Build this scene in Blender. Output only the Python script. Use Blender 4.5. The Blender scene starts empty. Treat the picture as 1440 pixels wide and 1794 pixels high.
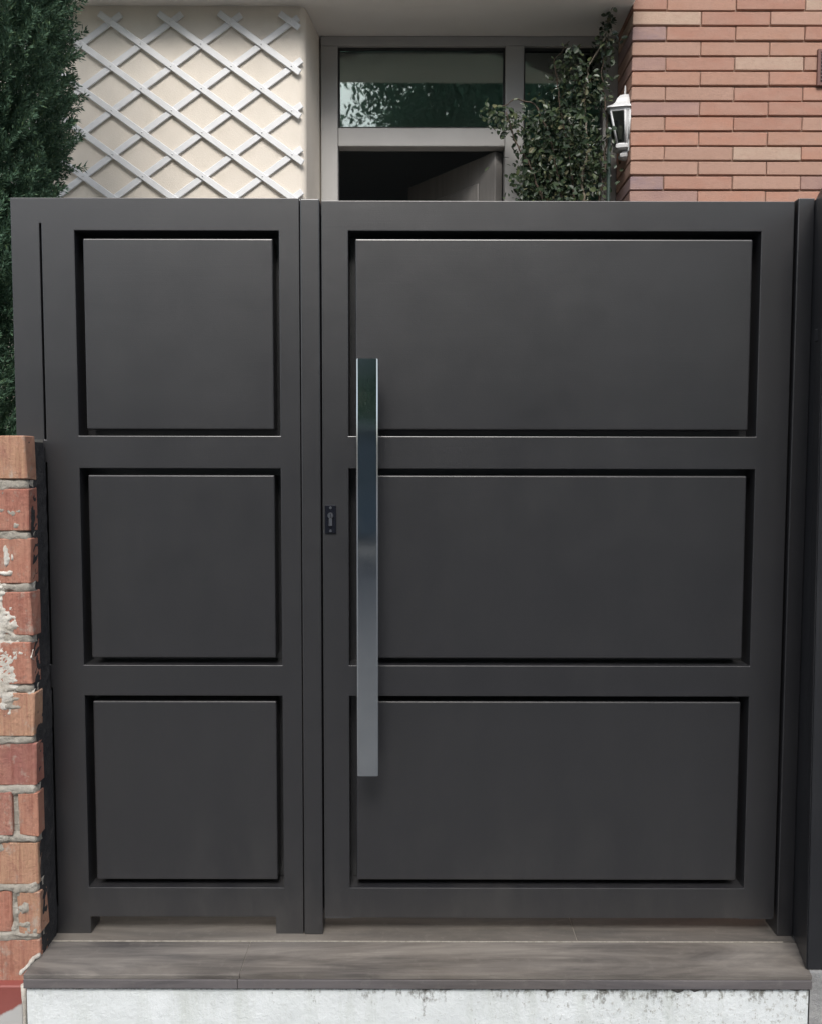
import bpy, bmesh, math, random
import numpy as np
from mathutils import Vector, Matrix
R = math.radians
random.seed(7)
S = bpy.context.scene
COL = S.collection

# ------------------------------------------------------------------ camera, sky, sun, exposure
# gate front plane is Y = 0, doorstep top is Z = 0, street lies at Z = -0.34
cam = bpy.data.cameras.new('camera')
cam.sensor_fit = 'HORIZONTAL'; cam.sensor_width = 36.0; cam.lens = 36.25
cam.clip_start = 0.05; cam.clip_end = 800
co = bpy.data.objects.new('camera', cam); COL.objects.link(co)
co.matrix_world = Matrix.Translation((0, -2.05, 1.21)) @ Matrix.Rotation(R(90 - 3.5), 4, 'X') @ Matrix.Rotation(R(0.1), 4, 'Z')
S.camera = co

SUN_EL, SUN_AZ = 50.0, 182.0            # azimuth clockwise from +Y: behind the viewer
w = bpy.data.worlds.new('World'); S.world = w; w.use_nodes = True
nt = w.node_tree; nt.nodes.clear()
sky = nt.nodes.new('ShaderNodeTexSky'); sky.sky_type = 'NISHITA'; sky.sun_disc = False
sky.sun_elevation = R(SUN_EL); sky.sun_rotation = R(SUN_AZ); sky.air_density = 1.0; sky.dust_density = 3.0
hs = nt.nodes.new('ShaderNodeHueSaturation'); hs.inputs['Saturation'].default_value = 0.52
bg = nt.nodes.new('ShaderNodeBackground'); bg.inputs['Strength'].default_value = 0.12
wo = nt.nodes.new('ShaderNodeOutputWorld')
nt.links.new(sky.outputs[0], hs.inputs['Color']); nt.links.new(hs.outputs[0], bg.inputs['Color']); nt.links.new(bg.outputs[0], wo.inputs[0])

sd = bpy.data.lights.new('sun', 'SUN'); sd.energy = 1.5; sd.angle = R(24); sd.color = (1.0, 0.965, 0.92)
so = bpy.data.objects.new('sun', sd); COL.objects.link(so)
az, el = R(SUN_AZ), R(SUN_EL)
so.rotation_euler = Vector((math.sin(az)*math.cos(el), math.cos(az)*math.cos(el), math.sin(el))).to_track_quat('Z', 'Y').to_euler()
so.location = (-3, -6, 9)

S.view_settings.view_transform = 'Standard'; S.view_settings.look = 'None'
S.view_settings.gamma = 1.0; S.view_settings.use_curve_mapping = False
S.view_settings.exposure = 0.82

# ------------------------------------------------------------------ helpers
def tag(o, label=None, cat=None, group=None, kind=None):
    if label: o['label'] = label
    if cat: o['category'] = cat
    if group: o['group'] = group
    if kind: o['kind'] = kind
    return o

def empty(name, loc, label, cat, group=None):
    o = bpy.data.objects.new(name, None); o.empty_display_size = 0.1; o.location = loc; COL.objects.link(o)
    return tag(o, label, cat, group)

def link(name, me, parent=None, loc=None):
    o = bpy.data.objects.new(name, me); COL.objects.link(o)
    if parent is not None:
        o.parent = parent
        pw = parent.location.copy(); p = parent.parent
        while p is not None: pw += p.location; p = p.parent
        o.location = (Vector(loc) if loc is not None else Vector((0, 0, 0))) - pw
    elif loc is not None: o.location = loc
    return o

def finish(name, bm, mats, parent=None, loc=None, smooth=False):
    me = bpy.data.meshes.new(name); bmesh.ops.recalc_face_normals(bm, faces=bm.faces[:])
    bm.to_mesh(me); bm.free()
    for m in (mats if isinstance(mats, (list, tuple)) else [mats]): me.materials.append(m)
    if smooth:
        for p in me.polygons: p.use_smooth = True
    return link(name, me, parent, loc)

def add_box(bm, x0, x1, y0, y1, z0, z1, bev=0.0, mi=0, rot=None, jit=0.0, seg=1):
    vs = [bm.verts.new((x, y, z)) for x in (x0, x1) for y in (y0, y1) for z in (z0, z1)]
    if jit:
        for v in vs: v.co += Vector((random.uniform(-jit, jit), random.uniform(-jit, jit)*.6, random.uniform(-jit, jit)))
    F = [(0,1,3,2),(4,6,7,5),(0,4,5,1),(2,3,7,6),(0,2,6,4),(1,5,7,3)]
    fs = [bm.faces.new([vs[i] for i in f]) for f in F]
    for f in fs: f.material_index = mi
    out = vs
    if bev > 0:
        es = list({e for f in fs for e in f.edges})
        r = bmesh.ops.bevel(bm, geom=es, offset=bev, segments=seg, affect='EDGES', profile=.5)
        for f in r['faces']: f.material_index = mi
        out = list({v for f in r['faces'] for v in f.verts})
    if rot is not None: bmesh.ops.transform(bm, matrix=rot, verts=[v for v in out if v.is_valid])
    return out

def box(name, b, mat, parent=None, bev=0.0, jit=0.0, seg=1):
    bm = bmesh.new(); add_box(bm, *b, bev=bev, jit=jit, seg=seg)
    return finish(name, bm, mat, parent)

def grid_solid(name, xs, zs, solid, y0, y1, mat, parent, bev=0.0015):
    """a plate with openings, one welded solid"""
    bm = bmesh.new(); V = {}
    def v(i, k, y):
        if (i, k, y) not in V: V[(i, k, y)] = bm.verts.new((xs[i], y, zs[k]))
        return V[(i, k, y)]
    nx, nz = len(xs)-1, len(zs)-1
    s = [[solid((xs[i]+xs[i+1])/2, (zs[k]+zs[k+1])/2) for k in range(nz)] for i in range(nx)]
    g = lambda i, k: 0 <= i < nx and 0 <= k < nz and s[i][k]
    for i in range(nx):
        for k in range(nz):
            if not s[i][k]: continue
            bm.faces.new((v(i,k,y0), v(i+1,k,y0), v(i+1,k+1,y0), v(i,k+1,y0)))
            bm.faces.new((v(i,k,y1), v(i,k+1,y1), v(i+1,k+1,y1), v(i+1,k,y1)))
            if not g(i-1,k): bm.faces.new((v(i,k,y0), v(i,k+1,y0), v(i,k+1,y1), v(i,k,y1)))
            if not g(i+1,k): bm.faces.new((v(i+1,k,y0), v(i+1,k,y1), v(i+1,k+1,y1), v(i+1,k+1,y0)))
            if not g(i,k-1): bm.faces.new((v(i,k,y0), v(i,k,y1), v(i+1,k,y1), v(i+1,k,y0)))
            if not g(i,k+1): bm.faces.new((v(i,k+1,y0), v(i+1,k+1,y0), v(i+1,k+1,y1), v(i,k+1,y1)))
    bmesh.ops.recalc_face_normals(bm, faces=bm.faces[:])
    if bev:
        es = [e for e in bm.edges if len(e.link_faces) == 2 and e.calc_face_angle(0) > 1.0]
        bmesh.ops.bevel(bm, geom=es, offset=bev, segments=2, affect='EDGES', profile=.5, clamp_overlap=True)
    return finish(name, bm, mat, parent)

def add_tube(bm, pts, rads, n=6, mi=0):
    rings = []
    for i, p in enumerate(pts):
        p = Vector(p); a = Vector(pts[max(0, i-1)]); b = Vector(pts[min(len(pts)-1, i+1)])
        d = (b - a).normalized(); u = d.orthogonal().normalized(); w_ = d.cross(u)
        r = rads[i] if isinstance(rads, (list, tuple)) else rads
        rings.append([bm.verts.new(p + (u*math.cos(2*math.pi*k/n) + w_*math.sin(2*math.pi*k/n))*r) for k in range(n)])
    for a, b in zip(rings, rings[1:]):
        for k in range(n):
            f = bm.faces.new((a[k], a[(k+1) % n], b[(k+1) % n], b[k])); f.material_index = mi; f.smooth = True
    for rr in (rings[0], rings[-1]):
        f = bm.faces.new(rr); f.material_index = mi

def mesh_py(name, vs, fs, mats, parent=None, smooth=False):
    me = bpy.data.meshes.new(name); me.from_pydata(vs, [], fs)
    for m in (mats if isinstance(mats, (list, tuple)) else [mats]): me.materials.append(m)
    return link(name, me, parent)

def scatter(name, templates, centres, axes, sizes, seed, mat, parent):
    """one mesh of quad clumps: each template (n,4,3) is turned so that +Z lies along its axis"""
    rs = np.random.RandomState(seed); pick = rs.randint(0, len(templates), len(centres)); out = []
    for t in range(len(templates)):
        m = pick == t; C_ = centres[m]; A_ = axes[m]; S_ = sizes[m]
        A_ = A_/np.linalg.norm(A_, axis=1)[:, None]; r = rs.normal(size=A_.shape); U = np.cross(A_, r); U /= np.linalg.norm(U, axis=1)[:, None]; W_ = np.cross(A_, U)
        B = np.stack([U, W_, A_], axis=1)                                    # rows: images of x, y, z
        P_ = np.einsum('qvk,nkj->nqvj', templates[t], B)*S_[:, None, None, None] + C_[:, None, None, :]
        out.append(P_.reshape(-1, 3))
    V_ = np.concatenate(out); nq = len(V_)//4
    me = bpy.data.meshes.new(name); me.vertices.add(nq*4); me.vertices.foreach_set('co', V_.astype(np.float32).ravel())
    me.loops.add(nq*4); me.loops.foreach_set('vertex_index', np.arange(nq*4, dtype=np.int32))
    me.polygons.add(nq); me.polygons.foreach_set('loop_start', np.arange(0, nq*4, 4, dtype=np.int32)); me.polygons.foreach_set('loop_total', np.full(nq, 4, dtype=np.int32))
    me.update(calc_edges=True); me.materials.append(mat)
    return tag(link(name, me, parent), None, None, None, 'stuff')

def plume(seed, n, wd=.03, ln=.16, spread=.9, body=.12):
    """a feathery cypress spray of unit length along +Z"""
    rg = random.Random(seed); Q = []
    for k in range(n):
        t = rg.random()**.8; a = rg.uniform(0, 6.283); rr_ = body*(1-.6*t)*rg.random()
        p = Vector((math.cos(a)*rr_, math.sin(a)*rr_, t*.92)); d = (Vector((math.cos(a)*spread, math.sin(a)*spread, rg.uniform(.5, 1.6)))).normalized()
        u = d.cross(Vector((rg.gauss(0, 1), rg.gauss(0, 1), rg.gauss(0, 1)))).normalized()*wd*rg.uniform(.6, 1.2); l_ = ln*rg.uniform(.6, 1.3)
        Q.append([tuple(p), tuple(p+d*l_*.4+u), tuple(p+d*l_), tuple(p+d*l_*.4-u)])
    return np.array(Q)

def puff(seed, n, s0, s1):
    """a ball of leaves of unit radius"""
    rg = random.Random(seed); Q = []
    for k in range(n):
        p = Vector((rg.gauss(0, 1), rg.gauss(0, 1), rg.gauss(0, 1))).normalized()*rg.random()**.4
        u = Vector((rg.gauss(0, 1), rg.gauss(0, 1), rg.gauss(0, 1))).normalized(); v_ = u.orthogonal().normalized(); s_ = rg.uniform(s0, s1)
        Q.append([tuple(p-u*s_), tuple(p+v_*s_*.5), tuple(p+u*s_), tuple(p-v_*s_*.5)])
    return np.array(Q)

# ------------------------------------------------------------------ materials
class M:
    def __init__(s, name):
        s.m = bpy.data.materials.new(name); s.m.use_nodes = True; s.t = s.m.node_tree
        s.b = s.t.nodes['Principled BSDF']; s.o = s.t.nodes['Material Output']
        s.pos = s.n('ShaderNodeNewGeometry').outputs['Position']
    def n(s, t, **k):
        x = s.t.nodes.new(t)
        for a, v in k.items(): setattr(x, a, v)
        return x
    def l(s, a, b): s.t.links.new(a, b)
    def val(s, sock, v):
        if hasattr(v, 'links') or hasattr(v, 'is_output'): s.l(v, sock)
        else: sock.default_value = v
    def noise(s, scale=5, detail=4, rough=.55, stretch=(1,1,1), dist=0, off=(0,0,0)):
        mp = s.n('ShaderNodeMapping'); mp.inputs['Scale'].default_value = stretch; mp.inputs['Location'].default_value = off
        s.l(s.pos, mp.inputs['Vector'])
        x = s.n('ShaderNodeTexNoise'); s.l(mp.outputs[0], x.inputs['Vector'])
        x.inputs['Scale'].default_value = scale; x.inputs['Detail'].default_value = detail
        x.inputs['Roughness'].default_value = rough; x.inputs['Distortion'].default_value = dist
        return x.outputs['Fac']
    def ramp(s, f, stops, interp='LINEAR'):
        r = s.n('ShaderNodeValToRGB'); r.color_ramp.interpolation = interp; e = r.color_ramp.elements
        while len(e) < len(stops): e.new(.5)
        for i, (p, c) in enumerate(stops):
            e[i].position = p; e[i].color = (*c, 1) if isinstance(c, (tuple, list)) else (c, c, c, 1)
        s.l(f, r.inputs[0]); return r.outputs[0]
    def mix(s, f, a, b, mode='MIX'):
        x = s.n('ShaderNodeMix', data_type='RGBA', blend_type=mode)
        s.val(x.inputs[0], f)
        for i, v in ((6, a), (7, b)):
            if isinstance(v, (tuple, list)): x.inputs[i].default_value = (*v, 1)
            else: s.l(v, x.inputs[i])
        return x.outputs[2]
    def math(s, op, a, b=0.0):
        x = s.n('ShaderNodeMath', operation=op); s.val(x.inputs[0], a); s.val(x.inputs[1], b); return x.outputs[0]
    def sep(s):
        x = s.n('ShaderNodeSeparateXYZ'); s.l(s.pos, x.inputs[0]); return x.outputs
    def bump(s, h, strength=.3, dist=.01):
        x = s.n('ShaderNodeBump'); x.inputs['Strength'].default_value = strength; x.inputs['Distance'].default_value = dist
        s.l(h, x.inputs['Height']); s.l(x.outputs[0], s.b.inputs['Normal']); return s
    def col(s, c):
        if isinstance(c, (tuple, list)): s.b.inputs['Base Color'].default_value = (*c, 1)
        else: s.l(c, s.b.inputs['Base Color'])
        return s
    def set(s, **k):
        for a, v in k.items(): s.val(s.b.inputs[a.replace('_', ' ')], v)
        return s

def rnd_fac(m):
    oi = m.n('ShaderNodeObjectInfo'); ge = m.n('ShaderNodeNewGeometry')
    a = m.math('ADD', oi.outputs['Random'], ge.outputs['Random Per Island']); return m.math('FRACT', a)

# gate paint: dark grey powder coat, faint horizontal brushing
g = M('gate_paint')
c = g.ramp(g.noise(2.5, 5, .6), [(.3, (.0150,.0152,.0178)), (.7, (.0180,.0180,.0205))])
xyz = g.sep()
dust = g.math('MULTIPLY', g.ramp(g.noise(7, 7, .75, (1,1,.35)), [(.45, 0.0), (.75, 1.0)]), g.ramp(g.math('ADD', xyz[2], g.math('MULTIPLY', g.noise(4, 3, .5), .3)), [(.10, .16), (.45, .03)]))
c = g.mix(dust, c, (.20,.19,.17)); c = g.mix(g.ramp(g.noise(420, 3, .6), [(.62, 0.0), (.8, .10)]), c, (.12,.12,.12))
g.col(c).set(IOR=1.95)
rr = g.ramp(g.noise(5, 6, .7, (1,1,1.4)), [(.3, .35), (.7, .395)])
g.l(rr, g.b.inputs['Roughness'])
lines = g.noise(60, 3, .6, (.06, .06, 5.0)); fine = g.noise(420, 3, .6)
g.bump(g.math('ADD', g.math('MULTIPLY', lines, .25), g.math('MULTIPLY', fine, .5)), .16, .002)
GATE = g.m
g = M('pillar_cladding'); g.col(g.ramp(g.noise(4, 5), [(.3, (.016,.017,.020)), (.7, (.026,.027,.030))])).set(Roughness=.34, Specular_IOR_Level=.55)
g.bump(g.noise(500, 2), .08, .002); CLAD = g.m
g = M('black_coating'); g.col(g.ramp(g.noise(30, 6, .7), [(.35, (.020,.020,.024)), (.6, (.036,.035,.036)), (.75, (.11,.10,.095))])).set(Roughness=.75)
g.bump(g.noise(60, 6, .7), .8, .008); BLACKR = g.m
g = M('satin_steel'); g.col((.68,.73,.77)).set(Metallic=1.0)
g.l(g.ramp(g.noise(12, 4, .6, (1,1,.4)), [(.3, .05), (.7, .11)]), g.b.inputs['Roughness'])
g.bump(g.noise(5, 2, .5, (1,1,1)), .04, .01); STEEL = g.m
g = M('lock_black'); g.col((.008,.009,.014)).set(Roughness=.25); LOCK = g.m
g = M('lock_nickel'); g.col((.55,.56,.60)).set(Metallic=1.0, Roughness=.28); NICKEL = g.m

# cream render
g = M('cream_render')
c = g.ramp(g.noise(1.6, 5, .6), [(.3, (.79,.72,.63)), (.7, (.84,.78,.69))])
c = g.mix(g.ramp(g.noise(7, 6, .7, (1,1,.5)), [(.45, 0.0), (.75, .3)]), c, (.66,.60,.50))
g.col(c).set(Roughness=.9, Specular_IOR_Level=.2)
g.bump(g.noise(220, 5, .7), .35, .004); CREAM = g.m
g = M('soffit_paint'); g.col(g.ramp(g.noise(2, 5, .6), [(.3, (.77,.75,.71)), (.7, (.82,.80,.77))])).set(Roughness=.9, Specular_IOR_Level=.2)
g.bump(g.noise(180, 4, .6), .25, .003); SOFF = g.m
g = M('trellis_white'); g.col(g.ramp(g.noise(14, 5, .7), [(.3, (.74,.75,.76)), (.7, (.82,.83,.84))])).set(Roughness=.42)
g.bump(g.noise(90, 3, .6), .1, .002); TREL = g.m
g = M('window_aluminium'); g.col(g.ramp(g.noise(5, 5, .6), [(.3, (.40,.39,.375)), (.7, (.445,.435,.42))])).set(Roughness=.42, Specular_IOR_Level=.5)
g.bump(g.noise(400, 2), .05, .001); ALU = g.m
g = M('rubber_seal'); g.col((.03,.03,.03)).set(Roughness=.6); SEAL = g.m
g = M('door_wood'); g.col(g.ramp(g.noise(5, 5, .6, (6,6,.5)), [(.3, (.22,.21,.20)), (.7, (.29,.275,.26))])).set(Roughness=.5); DOORW = g.m
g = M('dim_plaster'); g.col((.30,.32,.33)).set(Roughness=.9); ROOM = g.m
g = M('pane_fill_sheet'); g.col(g.ramp(g.noise(60, 2, .5, (.1,.1,4)), [(.3, (.74,.80,.76)), (.7, (.80,.85,.82))])).set(Roughness=.8); PANEFILL = g.m

# window glass: reflecting outside, slightly tinted see-through
g = M('window_glass'); t = g.t
fr = g.n('ShaderNodeFresnel'); fr.inputs['IOR'].default_value = 2.3
gl = g.n('ShaderNodeBsdfGlossy'); gl.inputs['Roughness'].default_value = .015; gl.inputs['Color'].default_value = (.86,.97,.92,1)
tr = g.n('ShaderNodeBsdfTransparent'); tr.inputs['Color'].default_value = (.92,.95,.93,1)
bn = g.n('ShaderNodeBump'); bn.inputs['Strength'].default_value = .05; bn.inputs['Distance'].default_value = .02
g.l(g.noise(3.0, 2, .5), bn.inputs['Height']); g.l(bn.outputs[0], gl.inputs['Normal'])
mx = g.n('ShaderNodeMixShader'); g.l(fr.outputs[0], mx.inputs[0]); g.l(tr.outputs[0], mx.inputs[1]); g.l(gl.outputs[0], mx.inputs[2])
g.l(mx.outputs[0], g.o.inputs['Surface']); GLASS = g.m
g = M('lantern_glass')
fr = g.n('ShaderNodeFresnel'); fr.inputs['IOR'].default_value = 1.7
gl = g.n('ShaderNodeBsdfGlossy'); gl.inputs['Roughness'].default_value = .25
tr = g.n('ShaderNodeBsdfTransparent'); tr.inputs['Color'].default_value = (.90,.92,.88,1)
mx = g.n('ShaderNodeMixShader'); g.l(fr.outputs[0], mx.inputs[0]); g.l(tr.outputs[0], mx.inputs[1]); g.l(gl.outputs[0], mx.inputs[2])
g.l(mx.outputs[0], g.o.inputs['Surface']); LGLASS = g.m
g = M('bulb_white'); g.col((.75,.72,.62)).set(Roughness=.25); BULB = g.m
g = M('lantern_enamel'); g.col(g.ramp(g.noise(40, 5, .7), [(.3, (.55,.56,.56)), (.72, (.64,.65,.65))])).set(Roughness=.38); ENAM = g.m

# face bricks of the house
g = M('face_brick'); f = rnd_fac(g)
base = g.ramp(f, [(0, (.42,.24,.175)), (.16, (.44,.27,.205)), (.32, (.34,.215,.19)), (.42, (.44,.235,.17)), (.58, (.41,.255,.195)), (.70, (.28,.20,.205)), (.80, (.48,.355,.275)), (.86, (.40,.215,.16))], 'CONSTANT')
n1 = g.noise(9, 5, .65, (1,1,2)); c = g.mix(g.ramp(n1, [(.35, 0.0), (.7, .6)]), base, (.44,.285,.225))
c = g.mix(g.ramp(g.noise(55, 5, .7), [(.5, 0.0), (.8, .45)]), c, (.30,.18,.14))
g.col(c).set(Roughness=.85, Specular_IOR_Level=.25); g.bump(g.noise(140, 6, .7, (1,1,2)), .5, .004); FBRICK = g.m
g = M('face_mortar'); g.col(g.ramp(g.noise(30, 5, .7), [(.3, (.30,.20,.15)), (.7, (.42,.31,.25))])).set(Roughness=.95, Specular_IOR_Level=.1)
g.bump(g.noise(160, 5, .7), .6, .005); FMORT = g.m
g = M('vent_paint'); g.col((.16,.075,.06)).set(Roughness=.5); VENT = g.m
g = M('vent_slat_paint'); g.col((.30,.25,.25)).set(Roughness=.5); VENTS = g.m

# rough hollow bricks of the side wall
g = M('rough_brick'); f = rnd_fac(g)
base = g.ramp(f, [(0, (.38,.16,.12)), (.25, (.43,.19,.135)), (.45, (.32,.135,.115)), (.62, (.44,.21,.145)), (.86, (.46,.28,.18))], 'CONSTANT')
c = g.mix(g.ramp(g.noise(11, 6, .75, (1,1,.6)), [(.40, 0.0), (.62, .75)]), base, (.46,.25,.18)); c = g.mix(g.ramp(g.noise(17, 6, .75, off=(9,2,5)), [(.52, 0.0), (.68, .6)]), c, (.26,.12,.10))
c = g.mix(g.ramp(g.noise(26, 6, .75, (1,1,.7), off=(3,1,2)), [(.54, 0.0), (.66, .75)]), c, (.44,.38,.32))
c = g.mix(g.ramp(g.noise(70, 3, .6, (2.2,.1,.12)), [(.45, 0.0), (.75, .5)]), c, (.22,.08,.06))
g.col(c).set(Roughness=.9, Specular_IOR_Level=.2)
g.bump(g.math('ADD', g.noise(110, 2, .5, (1,.1,.03)), g.math('MULTIPLY', g.noise(70, 6, .7), .8)), .9, .006); RBRICK = g.m
g = M('cement_mortar'); g.col(g.ramp(g.noise(22, 6, .7), [(.3, (.30,.28,.24)), (.55, (.42,.39,.34)), (.75, (.55,.53,.48))])).set(Roughness=.95, Specular_IOR_Level=.1)
g.bump(g.noise(60, 6, .75), .9, .01); RMORT = g.m
g = M('old_plaster'); g.col(g.ramp(g.noise(18, 6, .7), [(.3, (.42,.38,.32)), (.5, (.62,.59,.53)), (.75, (.74,.73,.69))])).set(Roughness=.9)
g.bump(g.noise(40, 6, .7), .8, .01); OPLAST = g.m
g = M('red_skirt'); c = g.ramp(g.noise(5, 6, .6), [(.3, (.25,.065,.055)), (.7, (.31,.10,.085))])
xyz = g.sep()
e1 = g.math('ADD', g.math('MULTIPLY', xyz[0], .55), g.math('MULTIPLY', g.noise(30, 5, .7), .02))
e2 = g.math('SUBTRACT', g.math('SUBTRACT', e1, xyz[2]), -.55*.94 + .112)
c = g.mix(g.ramp(e2, [(.0, 0.0), (.006, 1.0)]), c, (.50,.50,.49))
g.col(c).set(Roughness=.55); g.bump(g.noise(12, 5, .6), .2, .01); REDSK = g.m

# wood look porcelain
def tile_mat(name, lo, mid, hi, off):
    g = M(name)
    a = g.noise(3.4, 8, .62, (.55,3.6,3.6), 1.2, off); b = g.noise(20, 6, .7, (.12,3,3), .4, off)
    c = g.ramp(g.math('ADD', g.math('MULTIPLY', a, .72), g.math('MULTIPLY', b, .28)), [(.36, lo), (.5, mid), (.64, hi)])
    c = g.mix(g.ramp(g.noise(6, 7, .7, (.35,2.2,2), .8, (off[0]+5, off[1], 1)), [(.55, 0.0), (.70, .55)]), c, (.055,.052,.054))
    c = g.mix(g.ramp(g.noise(2.1, 4, .6, (.5,1.5,1), 0, off), [(.4, 0.0), (.7, .35)]), c, (.20,.165,.125))
    # dust and scuffs
    c = g.mix(g.ramp(g.noise(34, 6, .75), [(.55, 0.0), (.8, .25)]), c, (.34,.32,.29))
    g.col(c).set(Specular_IOR_Level=.35); g.l(g.ramp(b, [(.3, .42), (.7, .6)]), g.b.inputs['Roughness'])
    g.bump(b, .25, .003); return g.m
TILE = tile_mat('wood_look_tile', (.060,.057,.058), (.160,.148,.138), (.27,.25,.225), (0,0,0))
TILE_SHADED = tile_mat('wood_look_tile_shaded', (.075,.072,.068), (.125,.115,.105), (.19,.175,.155), (4,2,0))  # back row coloured darker to carry the shade under the gate
TILEE = tile_mat('tile_edge', (.095,.088,.092), (.135,.125,.128), (.17,.155,.155), (1,7,3))
g = M('tile_grout'); g.col(g.ramp(g.noise(60, 5, .7), [(.3, (.22,.20,.17)), (.7, (.42,.39,.34))])).set(Roughness=.95); GROUT = g.m

# stained white base wall
g = M('stained_white'); xyz = g.sep()
c = g.ramp(g.noise(6, 6, .65), [(.25, (.70,.74,.74)), (.6, (.82,.86,.87))])
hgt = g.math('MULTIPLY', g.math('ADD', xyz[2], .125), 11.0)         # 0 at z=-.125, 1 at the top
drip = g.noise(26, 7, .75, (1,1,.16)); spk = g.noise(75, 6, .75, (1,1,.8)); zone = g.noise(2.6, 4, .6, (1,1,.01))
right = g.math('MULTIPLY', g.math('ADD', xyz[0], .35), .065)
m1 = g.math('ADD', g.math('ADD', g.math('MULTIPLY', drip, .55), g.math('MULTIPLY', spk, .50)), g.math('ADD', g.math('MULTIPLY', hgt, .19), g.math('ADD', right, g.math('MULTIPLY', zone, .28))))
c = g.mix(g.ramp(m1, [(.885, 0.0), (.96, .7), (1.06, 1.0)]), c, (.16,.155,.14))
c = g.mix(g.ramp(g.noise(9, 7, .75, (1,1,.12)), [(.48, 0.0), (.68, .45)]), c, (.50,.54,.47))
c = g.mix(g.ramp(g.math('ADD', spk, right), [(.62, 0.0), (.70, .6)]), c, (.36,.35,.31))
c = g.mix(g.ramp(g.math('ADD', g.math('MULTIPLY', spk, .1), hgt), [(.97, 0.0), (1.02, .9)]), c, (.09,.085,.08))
g.col(c).set(Roughness=.85, Specular_IOR_Level=.2); g.bump(g.math('ADD', g.noise(25, 6, .7), g.math('MULTIPLY', spk, .5)), .5, .008); WHITEB = g.m
g = M('grey_concrete'); g.col(g.ramp(g.noise(14, 7, .7), [(.3, (.20,.20,.20)), (.55, (.32,.32,.32)), (.75, (.45,.45,.44))])).set(Roughness=.9)
g.bump(g.noise(50, 6, .7), .6, .01); CONC = g.m
g = M('street_paving'); g.col(g.ramp(g.noise(3, 8, .7), [(.3, (.10,.10,.10)), (.7, (.15,.15,.148))])).set(Roughness=.85); g.bump(g.noise(60, 5, .7), .4, .01); STREET = g.m
g = M('asphalt'); g.col(g.ramp(g.noise(40, 8, .7), [(.3, (.08,.08,.08)), (.7, (.12,.12,.12))])).set(Roughness=.85); g.bump(g.noise(200, 5, .7), .5, .01); ASPH = g.m
g = M('courtyard_paving'); g.col(g.ramp(g.noise(3, 8, .7), [(.3, (.36,.33,.29)), (.7, (.46,.43,.39))])).set(Roughness=.85); COURT = g.m

# plants
def leaf_mat(name, stops, rough=.5, spec=.4, trans=.25):
    g = M(name); f = rnd_fac(g)
    c = g.ramp(f, stops); c = g.mix(g.ramp(g.noise(3.5, 4, .6), [(.35, 0.0), (.7, .4)]), c, stops[0][1])
    g.col(c).set(Roughness=rough, Specular_IOR_Level=spec)
    tl = g.n('ShaderNodeBsdfTranslucent'); g.l(c, tl.inputs['Color'])
    mx = g.n('ShaderNodeMixShader'); mx.inputs[0].default_value = trans
    g.l(g.b.outputs[0], mx.inputs[1]); g.l(tl.outputs[0], mx.inputs[2]); g.l(mx.outputs[0], g.o.inputs['Surface'])
    return g.m
CYP = leaf_mat('cypress_green', [(0, (.055,.105,.068)), (.45, (.08,.15,.098)), (.8, (.10,.185,.115)), (1, (.15,.235,.11))], .65, .25, .15)
IVY = leaf_mat('climber_green', [(0, (.018,.034,.017)), (.5, (.034,.058,.027)), (.78, (.06,.088,.038)), (.93, (.10,.12,.05)), (1, (.22,.20,.12))], .38, .5, .2)
TREEG = leaf_mat('street_tree_green', [(0, (.085,.18,.12)), (.5, (.13,.25,.17)), (1, (.18,.32,.21))], .6, .3, .35)
g = M('bark'); g.col(g.ramp(g.noise(20, 6, .7, (1,1,.2)), [(.3, (.05,.035,.025)), (.7, (.12,.09,.065))])).set(Roughness=.9); g.bump(g.noise(40, 5, .7, (1,1,.2)), .8, .01); BARK = g.m
g = M('pale_stem'); g.col(g.ramp(g.noise(40, 5, .7, (1,1,.3)), [(.3, (.17,.14,.10)), (.7, (.32,.28,.22))])).set(Roughness=.8); STEM = g.m
g = M('stake_green'); g.col((.02,.035,.028)).set(Roughness=.45); STAKE = g.m
g = M('stake_cap_grey'); g.col((.35,.37,.36)).set(Roughness=.5); STCAP = g.m

# ------------------------------------------------------------------ ground
bm = bmesh.new(); add_box(bm, -150, 150, -150, 1.9, -.8, -.36)
tag(finish('street', bm, ASPH), 'grey asphalt street running in front of the gate', None, None, 'structure')
bm = bmesh.new(); add_box(bm, -40, 40, -9.0, -.16, -.5, -.34, bev=.01)
tag(finish('pavement', bm, STREET), 'grey pavement below the doorstep', None, None, 'structure')
bm = bmesh.new(); add_box(bm, -6, 6, .075, 1.7, -.5, -.004)
tag(finish('courtyard', bm, COURT), 'pale paved courtyard behind the gate', None, None, 'structure')

# ------------------------------------------------------------------ house
house = empty('house', (0, 1.61, 0), 'cream and brick house front behind the gate with recessed window and soffit', 'house')
W1, WY, BY, SZ = 1.38, 1.61, 1.37, 3.03
# plaster wall with rounded corner towards the recess
bm = bmesh.new()
prof = [(-6.0, W1)] + [(-.425 - .03 + .03*math.sin(a), W1 + .03 - .03*math.cos(a)) for a in [R(x) for x in range(0, 91, 15)]] + [(-.3905, WY+.05), (-.3905, WY+.25), (-6.0, WY+.25)]
prof[7] = (-.425, W1+.03)
lo = [bm.verts.new((x, y, -.004)) for x, y in prof]; hi = [bm.verts.new((x, y, SZ+.3)) for x, y in prof]
n = len(prof)
for i in range(n):
    f = bm.faces.new((lo[i], lo[(i+1) % n], hi[(i+1) % n], hi[i]))
bm.faces.new(lo); bm.faces.new(hi)
finish('plaster_wall', bm, CREAM, house)
box('canopy', (-6.0, .884, 1.225, WY+.25, SZ, SZ+.26), SOFF, house, bev=.006)
box('upper_wall', (-6.0, .884, W1+.01, WY+.3, SZ+.262, 6.2), CREAM, house)
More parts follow.
